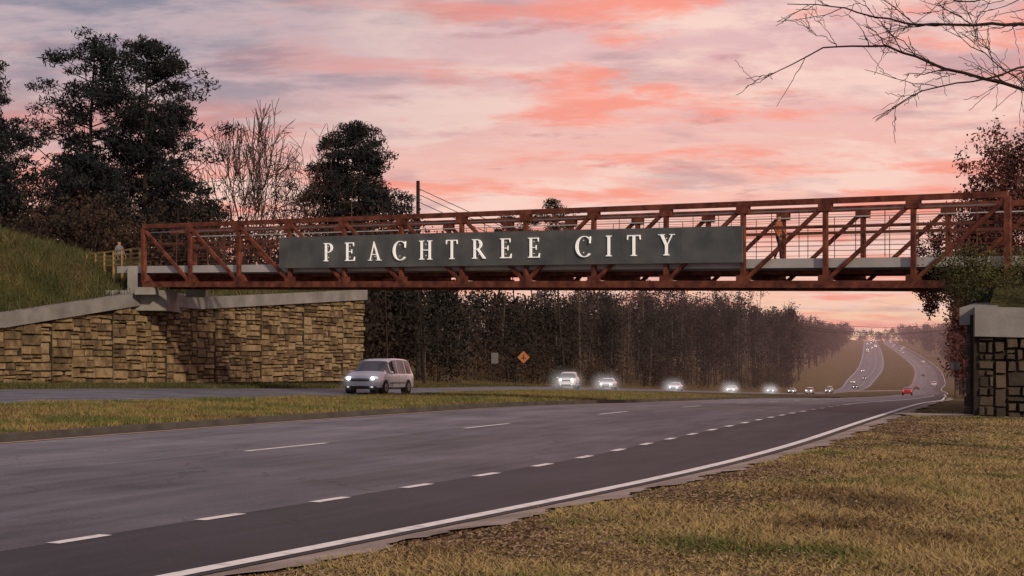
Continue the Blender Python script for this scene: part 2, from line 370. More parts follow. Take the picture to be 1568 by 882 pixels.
stone_wall('stone_retaining_wall',[(13.35,46),(24,43.5)],[-.35,-.3],[3.2,2.9],M['stone_shade'],capt=.85,panel=3,out=(0,-1))
stone_wall('stone_retaining_wall',[(13.4,46.6),(18.6,60)],[-.35,-.3],[3.2,4.1],M['stone_shade'],capt=.5,panel=3,out=(-1,.3))
def sm(x): x=min(max(x,0),1); return x*x*(3-2*x)
Wp=np.array(W,float); ws=np.concatenate([[0],np.cumsum(np.linalg.norm(np.diff(Wp,axis=0),axis=1))])
nW=np.array([-.905,.425]); ss=np.linspace(0,ws[-1],90); tt=np.concatenate([np.linspace(.1,12,30),[15,20,28,40,60]])
def embz(x,y,t,s):
    top=np.interp(s,ws,WT)-.22; tgt=np.interp(x,[-27,-24.5,-22.5,-20.5,-18.5],[8.3,7.5,6.75,6.45,6.2])
    return top+(tgt-top)*sm(t/5.5)+((.13*math.sin(x*1.3)*math.sin(y*.7)+.06*math.sin(x*3.1+y*2.3)) if t>1 else 0)
vs=[];EP=[]
for s_ in ss:
    bx=np.interp(s_,ws,Wp[:,0]);by=np.interp(s_,ws,Wp[:,1])
    for t in tt:
        x=bx+nW[0]*t;y=by+nW[1]*t; z=embz(x,y,t,s_); vs.append((x,y,z)); EP.append((x,y,z,t))
n=len(tt); fs=[(i*n+j,i*n+j+1,(i+1)*n+j+1,(i+1)*n+j) for i in range(len(ss)-1) for j in range(n-1)]
me=bpy.data.meshes.new('grass_embankment'); me.from_pydata(vs,[],fs); me.materials.append(M['bank']); me.polygons.foreach_set('use_smooth',[True]*len(fs)); me.update(); link(bpy.data.objects.new('grass_embankment',me))
ebvh=BVHTree.FromPolygons([Vector(v) for v in vs],fs)
def ez(x,y):
    h=ebvh.ray_cast(Vector((x,y,300)),Vector((0,0,-1))); return max(h[0].z,gz(x,y)) if h[0] else gz(x,y)
vs=[];nx,ny=24,24
for i in range(nx):
    for j in range(ny):
        v=j/(ny-1); y0=46.5+v*26; xl=13.75+(y0-46.5)*.385; u=i/(nx-1); x=xl+u*40; y=y0-u*9.0
        z=2.95+ (1.3)*sm(v*26/6)+sm((x-15)/8)*1.0*sm(v*4); vs.append((x,y,z))
fs=[(i*ny+j,i*ny+j+1,(i+1)*ny+j+1,(i+1)*ny+j) for i in range(nx-1) for j in range(ny-1)]
me=bpy.data.meshes.new('grass_embankment'); me.from_pydata(vs,[],fs); me.materials.append(M['bank']); me.polygons.foreach_set('use_smooth',[True]*len(fs)); me.update(); link(bpy.data.objects.new('grass_embankment',me))
# ---------------------------------------------------------------- bridge
bridge=empty('pedestrian_truss_bridge')
L0=np.array([-18.03,78.0]); R0_=np.array([16.5,53.0]); e=(R0_-L0); BL=np.linalg.norm(e); e=e/BL; nb=np.array([-e[1],e[0]]); 
if nb[1]<0: nb=-nb
def BP(t,h,d=0):
    q=L0+e*BL*t+nb*d; zb=5.37+(4.14-5.37)*t; H=2.88+(3.06-2.88)*t
    return Vector((q[0],q[1],zb+H*h))
NP=13; DW=3.3
tr=Acc()
for side,d in (('front',0.0),('rear',DW)):
    ta=0 if d==0 else -.04
    tr.beam(BP(ta,1,d),BP(1.0,1,d),.20,.20); tr.beam(BP(ta,0.02,d),BP(1.005,0.02,d),.22,.26)
    for i in range(NP+1):
        t=i/NP; w=.2 if i in(0,NP) else .16
        tr.beam(BP(t,.05,d),BP(t,.97,d),w,w,up=(e[0],e[1],0))
        if 0<i<NP:
            for h in (.93,.08):
                tr.beam(BP(t-.006,h,d),BP(t+.006,h,d),w+.03,.30)
        if i<NP:
            t2=(i+1)/NP
            a,b=((t,.96),(t2,.05)) if i<7 else ((t,.05),(t2,.96))
            tr.beam(BP(*a,d),BP(*b,d),.13,.13)
for i in range(NP+1):
    t=i/NP
    tr.beam(BP(t,.13,.1),BP(t,.13,DW-.1),.16,.30)
    tr.beam(BP(t,.02,.1),BP(t,.02,DW-.1),.12,.12)
    if i<NP:
        a,b=(0,DW) if i%2 else (DW,0)
        tr.beam(BP(t,.0,a),BP(t+1/NP,.0,b),.09,.09)
for d in (.8,1.65,2.5): tr.beam(BP(0,.175,d),BP(1,.175,d),.12,.14)
tr.obj('truss',[M['steel']],bridge)
dk=Acc(); dk.beam(BP(-.05,.275,DW/2),BP(1.12,.275,DW/2),DW-.28,.34,0); dk.obj('deck',[M['deck']],bridge)
rl=Acc()
for d in (.13,DW-.13):
    for h in (.42,.48,.54,.60,.66,.72,.78,.84): rl.beam(BP(0,h,d),BP(1,h,d),.014,.014)
    rl.beam(BP(0,.90,d),BP(1,.90,d),.05,.045,1)
    rl.beam(BP(0,.70,d+.02*(1 if d<1 else -1)),BP(1,.70,d+.02*(1 if d<1 else -1)),.05,.10)
    for i in range(NP*3):
        t=i/NP/3; rl.beam(BP(t,.34,d),BP(t,.9,d),.025,.025)
rl.obj('safety_rail',[M['rail'],M['deck']],bridge)
sg=Acc()
a=.2195;b=.771
def SP(u,z_,d):
    q=L0+e*BL*u+nb*d; return Vector((q[0],q[1],z_))
tl,tr_,bl,br=7.28,6.63,5.88,5.28
npan=9
for k in range(npan):
    u0=a+(b-a)*k/npan+.00008; u1=a+(b-a)*(k+1)/npan-.00008
    zz=lambda l,r,u:(l+(r-l)*(u-a)/(b-a))
    vs=[SP(u0,zz(bl,br,u0),-.22),SP(u1,zz(bl,br,u1),-.22),SP(u1,zz(tl,tr_,u1),-.22),SP(u0,zz(tl,tr_,u0),-.22),SP(u0,zz(bl,br,u0),-.13),SP(u1,zz(bl,br,u1),-.13),SP(u1,zz(tl,tr_,u1),-.13),SP(u0,zz(tl,tr_,u0),-.13)]
    sg.add(vs,[(0,1,2,3),(5,4,7,6),(0,4,5,1),(1,5,6,2),(2,6,7,3),(3,7,4,0)])
sg.obj('sign_panel',[M['sign']],bridge)
def rect(x0,y0,x1,y1): return [(x0,y0),(x1,y0),(x1,y1),(x0,y1)]
def stem(x,y0=0,y1=1,sb=True,st_=True):
    o=[rect(x-.062,y0,x+.062,y1)]
    if sb: o.append([(x-.15,y0),(x+.15,y0),(x+.15,y0+.025),(x+.065,y0+.06),(x-.065,y0+.06),(x-.15,y0+.025)])
    if st_: o.append([(x-.15,y1),(x-.15,y1-.025),(x-.065,y1-.06),(x+.065,y1-.06),(x+.15,y1-.025),(x+.15,y1)])
    return o
def arc(cx,cy,rx,ry,a0,a1,th,tn,n=18):
    o=[]
    for i in range(n):
        p=[]
        for k,ins in ((i,0),(i+1,0),(i+1,1),(i,1)):
            an=math.radians(a0+(a1-a0)*k/n); w=(tn+(th-tn)*abs(math.cos(an))**1.5) if ins else 0
            p.append((cx+(rx-w)*math.cos(an),cy+(ry-w*.8)*math.sin(an)))
        o.append(p)
    return o
G={}
G['I']=(stem(.17),.34)
G['E']=(stem(.17)+[rect(.17,.955,.60,1),[(.60,1),(.54,1),(.57,.80),(.60,.80)],rect(.17,.49,.48,.53),[(.45,.40),(.48,.40),(.48,.63),(.45,.63)],rect(.17,0,.62,.045),[(.56,0),(.65,0),(.67,.22),(.64,.22)]],.66)
G['T']=(stem(.34,st_=False)+[rect(.02,.955,.66,1),[(.0,.78),(.03,.78),(.08,1),(.01,1)],[(.68,.78),(.67,1),(.60,1),(.65,.78)]],.68)
G['H']=(stem(.17)+stem(.66)+[rect(.17,.48,.66,.525)],.83)
G['P']=(stem(.17)+arc(.30,.735,.32,.265,-90,90,.125,.04)+[rect(.17,.96,.32,1),rect(.17,.47,.32,.51)],.64)
G['R']=(stem(.17)+arc(.30,.735,.30,.265,-90,90,.125,.04)+[rect(.17,.96,.32,1),rect(.17,.47,.36,.51),[(.31,.49),(.41,.51),(.79,.03),(.81,0),(.68,0)]],.80)
G['C']=(arc(.46,.5,.46,.52,48,312,.135,.04,30)+[[(.74,.66),(.77,.66),(.79,1.0),(.75,.93)],[(.75,.86),(.79,.86),(.79,.98),(.75,.95)]],.8)
G['A']=([[(.13,0),(.18,0),(.415,.88),(.385,.98)],[(.36,1.02),(.41,1.02),(.79,0),(.65,0)],rect(.22,.30,.62,.34),[(.03,0),(.28,0),(.28,.03),(.03,.03)],[(.54,0),(.88,0),(.88,.03),(.54,.03)]],.9)
G['Y']=(stem(.40,0,.5,st_=False)+[[(.09,1),(.24,1),(.462,.46),(.338,.46)],[(.66,1),(.71,1),(.462,.5),(.41,.46)],[(0,.97),(.32,.97),(.32,1),(0,1)],[(.55,.97),(.80,.97),(.80,1),(.55,1)]],.8)
lt=Acc(); CH=.80
TXT=[('P',.2908),('E',.3205),('A',.3543),('C',.3871),('H',.4208),('T',.4537),('R',.4866),('E',.5188),('E',.5517),('C',.6076),('I',.6354),('T',.6621),('Y',.696)]
for ch,tc_ in TXT:
    polys,wd=G[ch]; zb=6.09+(5.67-6.09)*(tc_-.2908)/(.696-.2908); x0=tc_-wd*CH*1.12/2/BL
    for k,pg in enumerate(polys):
        dep=-.27-.0012*k
        ar=sum(pg[i][0]*pg[(i+1)%len(pg)][1]-pg[(i+1)%len(pg)][0]*pg[i][1] for i in range(len(pg)))
        if ar<0: pg=pg[::-1]
        n=len(pg)
        F=[SP(x0+x*CH*1.12/BL,zb+y*CH-(x*CH*1.12)*.028,dep) for x,y in pg]; Bk=[SP(x0+x*CH*1.12/BL,zb+y*CH-(x*CH*1.12)*.028,-.235+.0004*k) for x,y in pg]
        lt.add(F+Bk,[tuple(range(n)),tuple(range(n,2*n))[::-1]]+[(i,i+n,(i+1)%n+n,(i+1)%n) for i in range(n)])
    for y in (.2,.8): lt.beam(SP(tc_,zb+y*CH,-.245),SP(tc_,zb+y*CH,-.215),.03,.03)
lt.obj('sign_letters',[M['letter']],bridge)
bs=Acc()
for d in (0,DW):
    p=BP(.005,0,d); bs.box((p.x,p.y,p.z-.28),(1.0,.8,.36)); p=BP(.985,0,d); bs.box((p.x,p.y,p.z-.4),(1.0,.8,.6))
bs.obj('bearing_blocks',[M['conc']],bridge)
ab=Acc(); p=BP(-.03,0,DW/2); ab.box((p.x-.4,p.y+.6,p.z-.75),(3.0,4.6,1.0)); ab.beam((p.x-.6,p.y-1.6,p.z+.3),(p.x-.6,p.y+2.4,p.z+.3),.5,1.3); ab.obj('bridge_abutment',[M['conc']])
fe=Acc()
fp=[(-18.6,79.6),(-20.4,81.6),(-22.4,84.0),(-24.2,86.5)]
for (x0,y0),(x1,y1) in zip(fp[:-1],fp[1:]):
    for k in range(3):
        x=x0+(x1-x0)*k/3;y=y0+(y1-y0)*k/3; z=6.35; fe.beam((x,y,z-.8),(x,y,z+.95),.1,.1)
    for h in (.25,.5,.72,.95): fe.beam((x0,y0,6.35+h),(x1,y1,6.35+h),.05,.08)
fe.obj('wooden_fence',[M['wood']])
# ---------------------------------------------------------------- people
def person(loc,yaw,jac,trs,skin=(.35,.2,.14),hair=(.03,.02,.015),stride=.18):
    J=[(0,0,.95),(0,0,1.15),(0,.0,1.36),(0,0,1.50),(0,.02,1.60),(0,.01,1.73),
       (.17,0,1.42),(.23,-.05,1.16),(.22,.10,.95),(.21,.14,.87),(-.17,0,1.42),(-.23,.08,1.16),(-.22,.22,.98),(-.21,.27,.92),
       (.09,0,.88),(.10,stride*.6,.50),(.10,stride*.7,.09),(.10,stride*.7+.16,.04),(-.09,0,.88),(-.10,-stride*.3,.50),(-.10,-stride*1.3,.12),(-.10,-stride*1.3+.15,.04)]
    RD=[.15,.135,.16,.055,.095,.08,.07,.05,.035,.03,.07,.05,.035,.03,.095,.062,.042,.038,.095,.062,.042,.038]
    E=[(0,1),(1,2),(2,3),(3,4),(4,5),(2,6),(6,7),(7,8),(8,9),(2,10),(10,11),(11,12),(12,13),(0,14),(14,15),(15,16),(16,17),(0,18),(18,19),(19,20),(20,21)]
    me=bpy.data.meshes.new('p'); me.from_pydata(J,E,[]); o=bpy.data.objects.new('p',me); COL.objects.link(o)
    mod=o.modifiers.new('s','SKIN'); 
    for i,v in enumerate(me.skin_vertices[0].data): v.radius=(RD[i],RD[i]*(.75 if i in(0,1,2) else 1)); v.use_root=(i==0)
    sb=o.modifiers.new('u','SUBSURF'); sb.levels=1; sb.render_levels=1
    dg=bpy.context.evaluated_depsgraph_get(); nm=bpy.data.meshes.new_from_object(o.evaluated_get(dg)); bpy.data.objects.remove(o)
    for i,c in enumerate((jac,trs,skin,hair,(.02,.02,.02))): nm.materials.append(mat('cloth_%d'%i,[c],rough=.9))
    for p_ in nm.polygons:
        c=p_.center; k=0
        if c.z>1.66 or (c.z>1.56 and c.y<-.03): k=3
        elif c.z>1.49: k=2
        elif c.z<.1: k=4
        elif abs(c.x)>.16 and c.z<.97: k=2
        elif c.z<.97 : k=1
        p_.material_index=k; p_.use_smooth=True
    root=empty('pedestrian'); link(bpy.data.objects.new('body',nm),root)
    hd=Acc()
    for sx,hx,hy,hz in ((1,.21,.15,.86),(-1,-.21,.28,.91)):
        for k in range(4): hd.cyl((hx,hy-.03+.02*k,hz-.01),(hx-.01*sx,hy-.02+.02*k,hz-.085-.008*(k%2)),.009,.007,n=6)
        hd.cyl((hx,hy+.03,hz),(hx-.02*sx,hy+.06,hz-.05),.01,.008,n=6)
    hd.cyl((0,.10,1.60),(0,.125,1.595),.014,.008,n=6); hd.ell((.085,0,1.60),(.012,.025,.035)); hd.ell((-.085,0,1.60),(.012,.025,.035))
    hd.obj('hands_and_face',[nm.materials[2]],root)
    root.location=loc; root.rotation_euler=(0,0,yaw)
yb=math.atan2(e[1],e[0])-math.pi/2
p=BP(.781,.335,1.9); person((p.x,p.y,p.z),yb,(.30,.10,.05),(.04,.03,.03))
person((-20.3,82.3,6.15),-2.2,(.16,.16,.17),(.03,.03,.04))
# ---------------------------------------------------------------- vehicles
def car_mesh(name,kind,col):
    pm=paint(name+'_paint',col)
    if kind=='van':
        L,Wd,H=5.15,2.0,1.80
        px=[0,.012,.04,.10,.15,.19,.36,.45,.60,.80,.92,.955,.985,1]; pz=[.60,.72,.88,.98,1.05,1.11,1.64,1.76,1.80,1.78,1.72,1.52,1.05,.75]
        belt=1.02; cow,rf,rb,re=.19,.39,.925,.975; pil=[(.335,.35),(.535,.55),(.75,.765),(.915,.99)]
    elif kind=='suv':
        L,Wd,H=4.9,1.95,1.80
        px=[0,.012,.03,.12,.22,.28,.38,.45,.60,.82,.92,.95,.985,1]; pz=[.62,.80,1.0,1.08,1.12,1.15,1.62,1.76,1.80,1.78,1.72,1.5,1.0,.8]
        belt=1.10; cow,rf,rb,re=.27,.40,.92,.97; pil=[(.37,.385),(.53,.55),(.73,.75),(.90,.99)]
    else:
        L,Wd,H=4.75,1.82,1.45
        px=[0,.012,.04,.12,.22,.29,.43,.50,.60,.68,.80,.84,.96,.985,1]; pz=[.50,.60,.70,.82,.90,.95,1.36,1.44,1.45,1.41,1.12,1.05,1.0,.85,.6]
        belt=.93; cow,rf,rb,re=.285,.44,.685,.81; pil=[(.42,.435),(.565,.585),(.70,.99)]
    n=101; xs=np.linspace(0,1,n); top=np.interp(xs,px,pz)
    top=np.convolve(np.pad(top,2,'edge'),[.1,.2,.4,.2,.1],'valid')
    wf=np.interp(xs,[0,.01,.04,.12,.9,.97,.99,1],[.70,.80,.90,1,1,.95,.9,.84])*Wd/2
    ac=Acc(); ring=[]
    for i,x in enumerate(xs):
        w=wf[i]; t=top[i]; gh=sm((t-belt)/.35); bl=min(belt,t-.05); zb=.26+.08*(sm((.05-x)/.05)+sm((x-.95)/.05))
        rw=w*(.94-.17*gh); 
        half=[(w*.86,zb),(w*.97,zb+.08),(w,zb+.28),(w*.995,(bl+.55)/2+.05),(w*.965,bl-.02),(w*.95,bl),(rw,t-.05*gh-.02),(rw*.88,t-.005),(rw*.5,t+.012),(0,t+.018)]
        X=x*L-L/2
        ring.append([(X,0,zb)]+[(X,y,z) for y,z in half]+[(X,-y,z) for y,z in half[:-1][::-1]])
    m=len(ring[0]); vs=[p for r in ring for p in r]
    groups={0:[],1:[],2:[]}
    for i in range(n-1):
        xm=(xs[i]+xs[i+1])/2
        for j in range(m):
            f=(i*m+j,(i+1)*m+j,(i+1)*m+(j+1)%m,i*m+(j+1)%m)
            jj=j if j<10 else m-1-j
            g=0
            if jj==6 and cow+.05<xm<re-.02 and not any(a<xm<b for a,b in pil): g=1
            if jj in(8,9) and (cow+.008<xm<rf-.02): g=1
            if jj==7 and (cow+.01<xm<rf-.03): g=1
            if jj in(8,9,7) and rb+.005<xm<re: g=1
            if jj==1 or jj==0: g=2
            groups[g].append(f)
    for g in groups: ac.add(vs,groups[g],g,True)
    ac.add(ring[0],[tuple(range(m))],0); ac.add(ring[-1],[tuple(range(m))[::-1]],0)
    w=Wd/2; h0=np.interp(.05,px,pz)
    for s in (1,-1):
        ac.ell((-L/2+.055*L,s*w*.70,h0-.10),(.20,.20,.105),5)
        ac.ell((-L/2+.035*L,s*w*.64,h0-.11),(.13,.11,.085),4)
        ac.ell((L/2-.03*L,s*w*.80,h0+.05),(.12,.10,.16),6)
        ac.ell((-L/2+.28*L,s*(w+.10),belt+.05),(.08,.12,.09),0)
        ac.ell((-L/2+.04,s*w*.62,.38),(.05,.09,.06),5)
        for wx in (-L/2+.185*L,L/2-.20*L):
            ac.cyl((wx,s*(w-.28),.34),(wx,s*(w+.004),.34),.40,.40,24,2,False)
            ac.cyl((wx,s*(w-.25),.335),(wx,s*(w+.03),.335),.335,.325,24,3)
            ac.cyl((wx,s*(w+.0),.335),(wx,s*(w+.04),.335),.215,.20,20,7)
            ac.cyl((wx,s*(w+.02),.335),(wx,s*(w+.05),.335),.06,.05,10,2)
            for k in range(5):
                an2=k*2*math.pi/5+.63
                ac.cyl((wx+.13*math.cos(an2),s*(w+.02),.335+.13*math.sin(an2)),(wx+.13*math.cos(an2),s*(w+.045),.335+.13*math.sin(an2)),.045,.04,8,2)
        for sx in (.36,.555,.75):
            ac.beam((-L/2+sx*L,s*(w+.001),.42),(-L/2+sx*L,s*(w*.985),belt-.05),.012,.01,2)
        ac.beam((-L/2+.30*L,s*(w+.002),.56),(L/2-.28*L,s*(w+.002),.56),.015,.05,2)
        if kind=='suv': ac.beam((-L/2+.42*L,s*w*.70,H+.03),(L/2-.12*L,s*w*.70,H+.01),.03,.03,2)
    gw=w*.50
    ac.box((-L/2+.02,0,h0-.17),(.10,gw*2,.13),2)
    ac.beam((-L/2-.036,-gw*.9,h0-.15),(-L/2-.036,gw*.9,h0-.15),.02,.03,7)
    ac.box((-L/2+.01,0,.36),(.10,w*1.0,.12),2)
    ac.box((-L/2-.01,0,.50),(.04,.32,.13),8)
    return ac.mesh(name,[pm,M['glass'],M['black'],M['tyre'],M['lamp'],M['lens'],M['taill'],M['rim'],M['plate']])
cars={'van':car_mesh('minivan','van',(.52,.55,.62)),'suvw':car_mesh('suv','suv',(.6,.6,.6)),'sedw':car_mesh('sedan_a','sedan',(.55,.56,.58)),'sedd':car_mesh('sedan_b','sedan',(.06,.06,.07)),'sedr':car_mesh('sedan_c','sedan',(.35,.02,.02))}
gm=bpy.data.materials.new('painted_lamp_halo'); gm.use_nodes=True; gN=gm.node_tree.nodes; gL=gm.node_tree.links; gN.clear()  # self-emitting volume imitates the halo around lit headlamps
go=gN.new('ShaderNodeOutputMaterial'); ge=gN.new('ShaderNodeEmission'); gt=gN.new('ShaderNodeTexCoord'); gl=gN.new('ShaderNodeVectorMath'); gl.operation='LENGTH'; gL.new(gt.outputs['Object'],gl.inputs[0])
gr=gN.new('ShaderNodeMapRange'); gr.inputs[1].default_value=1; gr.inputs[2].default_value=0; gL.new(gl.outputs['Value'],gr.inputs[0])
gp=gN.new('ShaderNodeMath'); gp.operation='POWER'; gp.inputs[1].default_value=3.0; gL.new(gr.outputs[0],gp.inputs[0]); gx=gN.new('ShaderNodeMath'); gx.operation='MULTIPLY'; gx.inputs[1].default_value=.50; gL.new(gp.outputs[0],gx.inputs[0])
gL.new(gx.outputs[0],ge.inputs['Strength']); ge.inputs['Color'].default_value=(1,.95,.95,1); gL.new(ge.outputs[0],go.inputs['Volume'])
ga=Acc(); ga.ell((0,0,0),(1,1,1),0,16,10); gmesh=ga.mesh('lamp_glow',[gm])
def place(name,key,side,Y,f,toward=True,glow=0):
    t=tfor(side,Y,f); p=road_pt(side,t,f); q=road_pt(side,t+.02,f); d=q-p
    yaw=math.atan2(d[1],d[0]) if toward else math.atan2(-d[1],-d[0])
    pitch=-math.atan2(d[2],math.hypot(d[0],d[1]))
    o=bpy.data.objects.new(name,cars[key]); link(o); o.location=(p[0],p[1],p[2]+.008); o.rotation_euler=(0,pitch if toward else -pitch,yaw)
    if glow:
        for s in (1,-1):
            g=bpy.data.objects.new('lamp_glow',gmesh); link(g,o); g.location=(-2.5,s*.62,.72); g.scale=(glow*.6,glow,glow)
    return o
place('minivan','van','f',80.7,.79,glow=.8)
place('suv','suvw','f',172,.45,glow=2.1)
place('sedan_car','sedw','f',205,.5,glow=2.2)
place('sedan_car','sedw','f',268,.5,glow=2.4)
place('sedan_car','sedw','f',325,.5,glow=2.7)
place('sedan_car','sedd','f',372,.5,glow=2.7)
for Y,f,k in ((415,.3,'sedw'),(432,.7,'suvw'),(450,.3,'sedd'),(470,.7,'sedw'),(492,.35,'suvw'),(560,.6,'sedd'),(640,.3,'sedw'),(700,.6,'sedd'),(820,.3,'sedw')): place('sedan_car' if k[0:3]=='sed' else 'suv',k,'f',Y,f)
place('sedan_car','sedr','n',300,.3,False)
for Y,f,k in ((520,.3,'sedd'),(600,.7,'suvw'),(760,.3,'sedd'),(980,.6,'suvw')): place('sedan_car' if k[0:3]=='sed' else 'suv',k,'n',Y,f,False)
for i in range(22):
    k=random.choice(['sedw','suvw','suvw','sedd']); place('sedan_car' if k[0:3]=='sed' else 'suv',k,'f' if i%2 else 'n',1180+i*26,random.choice([.25,.5,.75]),bool(i%2))
# ---------------------------------------------------------------- signs, poles, wires
sn=Acc(); x,y=1.1,152.; g=gz(x,y); zc=2.1
sn.beam((x,y,g-.2),(x,y,zc+.5),.07,.07,1)
sn.beam((x-.9,y+.3,g-.2),(x-.1,y+.05,zc-.2),.06,.06,1)
r_=.60; sn.add([(x-r_,y-.06,zc),(x,y-.06,zc-r_),(x+r_,y-.06,zc),(x,y-.06,zc+r_),(x-r_,y-.04,zc),(x,y-.04,zc-r_),(x+r_,y-.04,zc),(x,y-.04,zc+r_)],[(0,1,2,3),(7,6,5,4),(0,4,5,1),(1,5,6,2),(2,6,7,3),(3,7,4,0)],0)
sn.beam((x-.22,y-.065,zc-.1),(x+.22,y-.065,zc-.1),.01,.09,2); sn.beam((x,y-.066,zc-.25),(x,y-.066,zc+.25),.09,.01,2,up=(0,1,0))
sn.obj('warning_sign',[M['orange'],M['bark'],M['black']])
sn=Acc(); x,y=-1.6,148.; g=gz(x,y); sn.beam((x,y,g-.2),(x,y,2.5),.07,.07,1); sn.beam((x,y-.05,1.5),(x,y-.05,2.5),.65,.03,0,up=(0,1,0)); sn.obj('road_sign',[M['alu'],M['bark']])
sn=Acc(); x,y=42.0,151.; g=gz(x,y); sn.beam((x,y,g-.2),(x,y,1.6),.07,.07,1); sn.beam((x,y-.05,.9),(x,y-.05,1.6),.9,.03,0,up=(0,1,0)); sn.obj('road_sign',[M['alu'],M['bark']])
def pole(x,y,top):
    a_=Acc(); g=gz(x,y); a_.cyl((x,y,g-.5),(x,y,top),.24,.17,12)
    for k in (0,.9): a_.cyl((x+.17,y,top-.9-k),(x+.33,y,top-.85-k),.04,.03,6)
    a_.obj('utility_pole',[M['bark']])
pole(-8.85,150,18.7); pole(92,300,9.8+2)
wr=Acc()
for o in (-.9,.9,0):
    P0=Vector((-8.85+.2,150,17.9-abs(o)-o*.4)); P1=Vector((92+.2,300,11.2-abs(o)*1.2)); prev=None
    for i in range(41):
        u=i/40; q=P0.lerp(P1,u)-Vector((0,0,9.5*4*u*(1-u)*.75)); 
        if prev: wr.beam(prev,q,.05,.05)
        prev=q
wr.obj('overhead_wires',[M['black']])
# ---------------------------------------------------------------- trees
def pine(name,x,y,top,spread,nclump=110,seed=0,base=None,low=.35,lean=0,tr=1.0):
    rg=np.random.default_rng(seed); g=ez(x,y) if base is None else base; H=top-g
    n=9; hs=np.linspace(0,1,n); wob=np.cumsum(rg.normal(0,.012*H,(n,2)),axis=0)*hs[:,None]; wob[:,0]+=lean*hs
    TP=np.stack([x+wob[:,0],y+wob[:,1],g-.3+hs*(H*.97)],1); TR=.26*tr*(H/18)*(1-hs*.85)
    P0=list(TP[:-1]);P1=list(TP[1:]);A0=list(TR[:-1]);A1=list(TR[1:]); cl=[]
    nbh=int(nclump*.42)
    for i in range(nbh):
        u=low+(1-low)*(i+rg.random())/nbh
        prof=math.sin(math.pi*min(1,(u-low)/(1-low)*.78+.22))**.55
        ln=spread*prof*rg.uniform(.35,1.12); an=rg.random()*6.283
        s=np.array([np.interp(u,hs,TP[:,k]) for k in range(3)]); d=np.array([math.cos(an),math.sin(an),rg.uniform(-.05,.55)])
        mid=s+d*ln*.5+np.array([0,0,-.03*ln]); end=s+d*ln+np.array([0,0,.10*ln]); r=.05*H/18*(1.6-u)
        P0+=[s,mid];P1+=[mid,end];A0+=[r,r*.7];A1+=[r*.7,r*.3]
        cl.append((end,rg.uniform(.5,1.05)))
        for k in range(2 if ln>1.5 else 1):
            q=s+(end-s)*rg.uniform(.4,.95); dd=rg.normal(0,1,3)*np.array([1,1,.45]); dd=dd/np.linalg.norm(dd)*rg.uniform(.5,1.4)
            P0.append(q);P1.append(q+dd);A0.append(r*.4);A1.append(r*.2); cl.append((q+dd,rg.uniform(.4,.9)))
    cl.append((TP[-1],.8))
    cs=[]
    for c,r in cl:
        m=int(95*r*r+25); v=rg.normal(0,1,(m,3)); v=v/np.linalg.norm(v,axis=1,keepdims=True)*(rg.random(m)**.45)[:,None]*r*np.array([1.2,1.2,.60]); cs.append(c+v)
    C=np.concatenate(cs); q=leaves(C,.22,.05)
    me=quads_mesh(name,[(segs(P0,P1,A0,A1,5),0),(q,1)],[M['bark'],M['needle']]); return link(bpy.data.objects.new(name,me))
pine('pine_tree',-26.4,112,24.9,6.0,240,1,low=.28,lean=.6)
pine('pine_tree',-31.0,116,25.6,5.0,190,2,low=.33)
pine('pine_tree',-38.2,115,24.0,5.0,170,3,low=.3)
pine('pine_tree',-27.2,124,22.0,4.2,130,4,low=.35)
pine('pine_tree',-22.6,108,15.6,2.4,90,5,low=.3)
pine('pine_tree',-34.5,106,18.,3.6,120,15,low=.3)
pine('pine_tree',-28.5,105,15.5,3.0,100,16,low=.2)
pine('pine_tree',-13.8,130,21.9,3.9,200,6,low=.45,lean=.4)
pine('pine_tree',-12.2,134,19.8,3.2,120,17,low=.5,lean=.6)
pine('pine_tree',-15.6,132,18.6,2.8,90,18,low=.4)
pine('pine_tree',-10.1,150,18.2,1.7,40,7,low=.5)
pine('pine_tree',7.6,230,26.0,3.2,90,8,low=.66,tr=.5)
pine('pine_tree',3.2,235,24.6,2.8,70,9,low=.66,tr=.5)
pine('pine_tree',.4,232,23.6,2.2,60,10,low=.66,tr=.5)
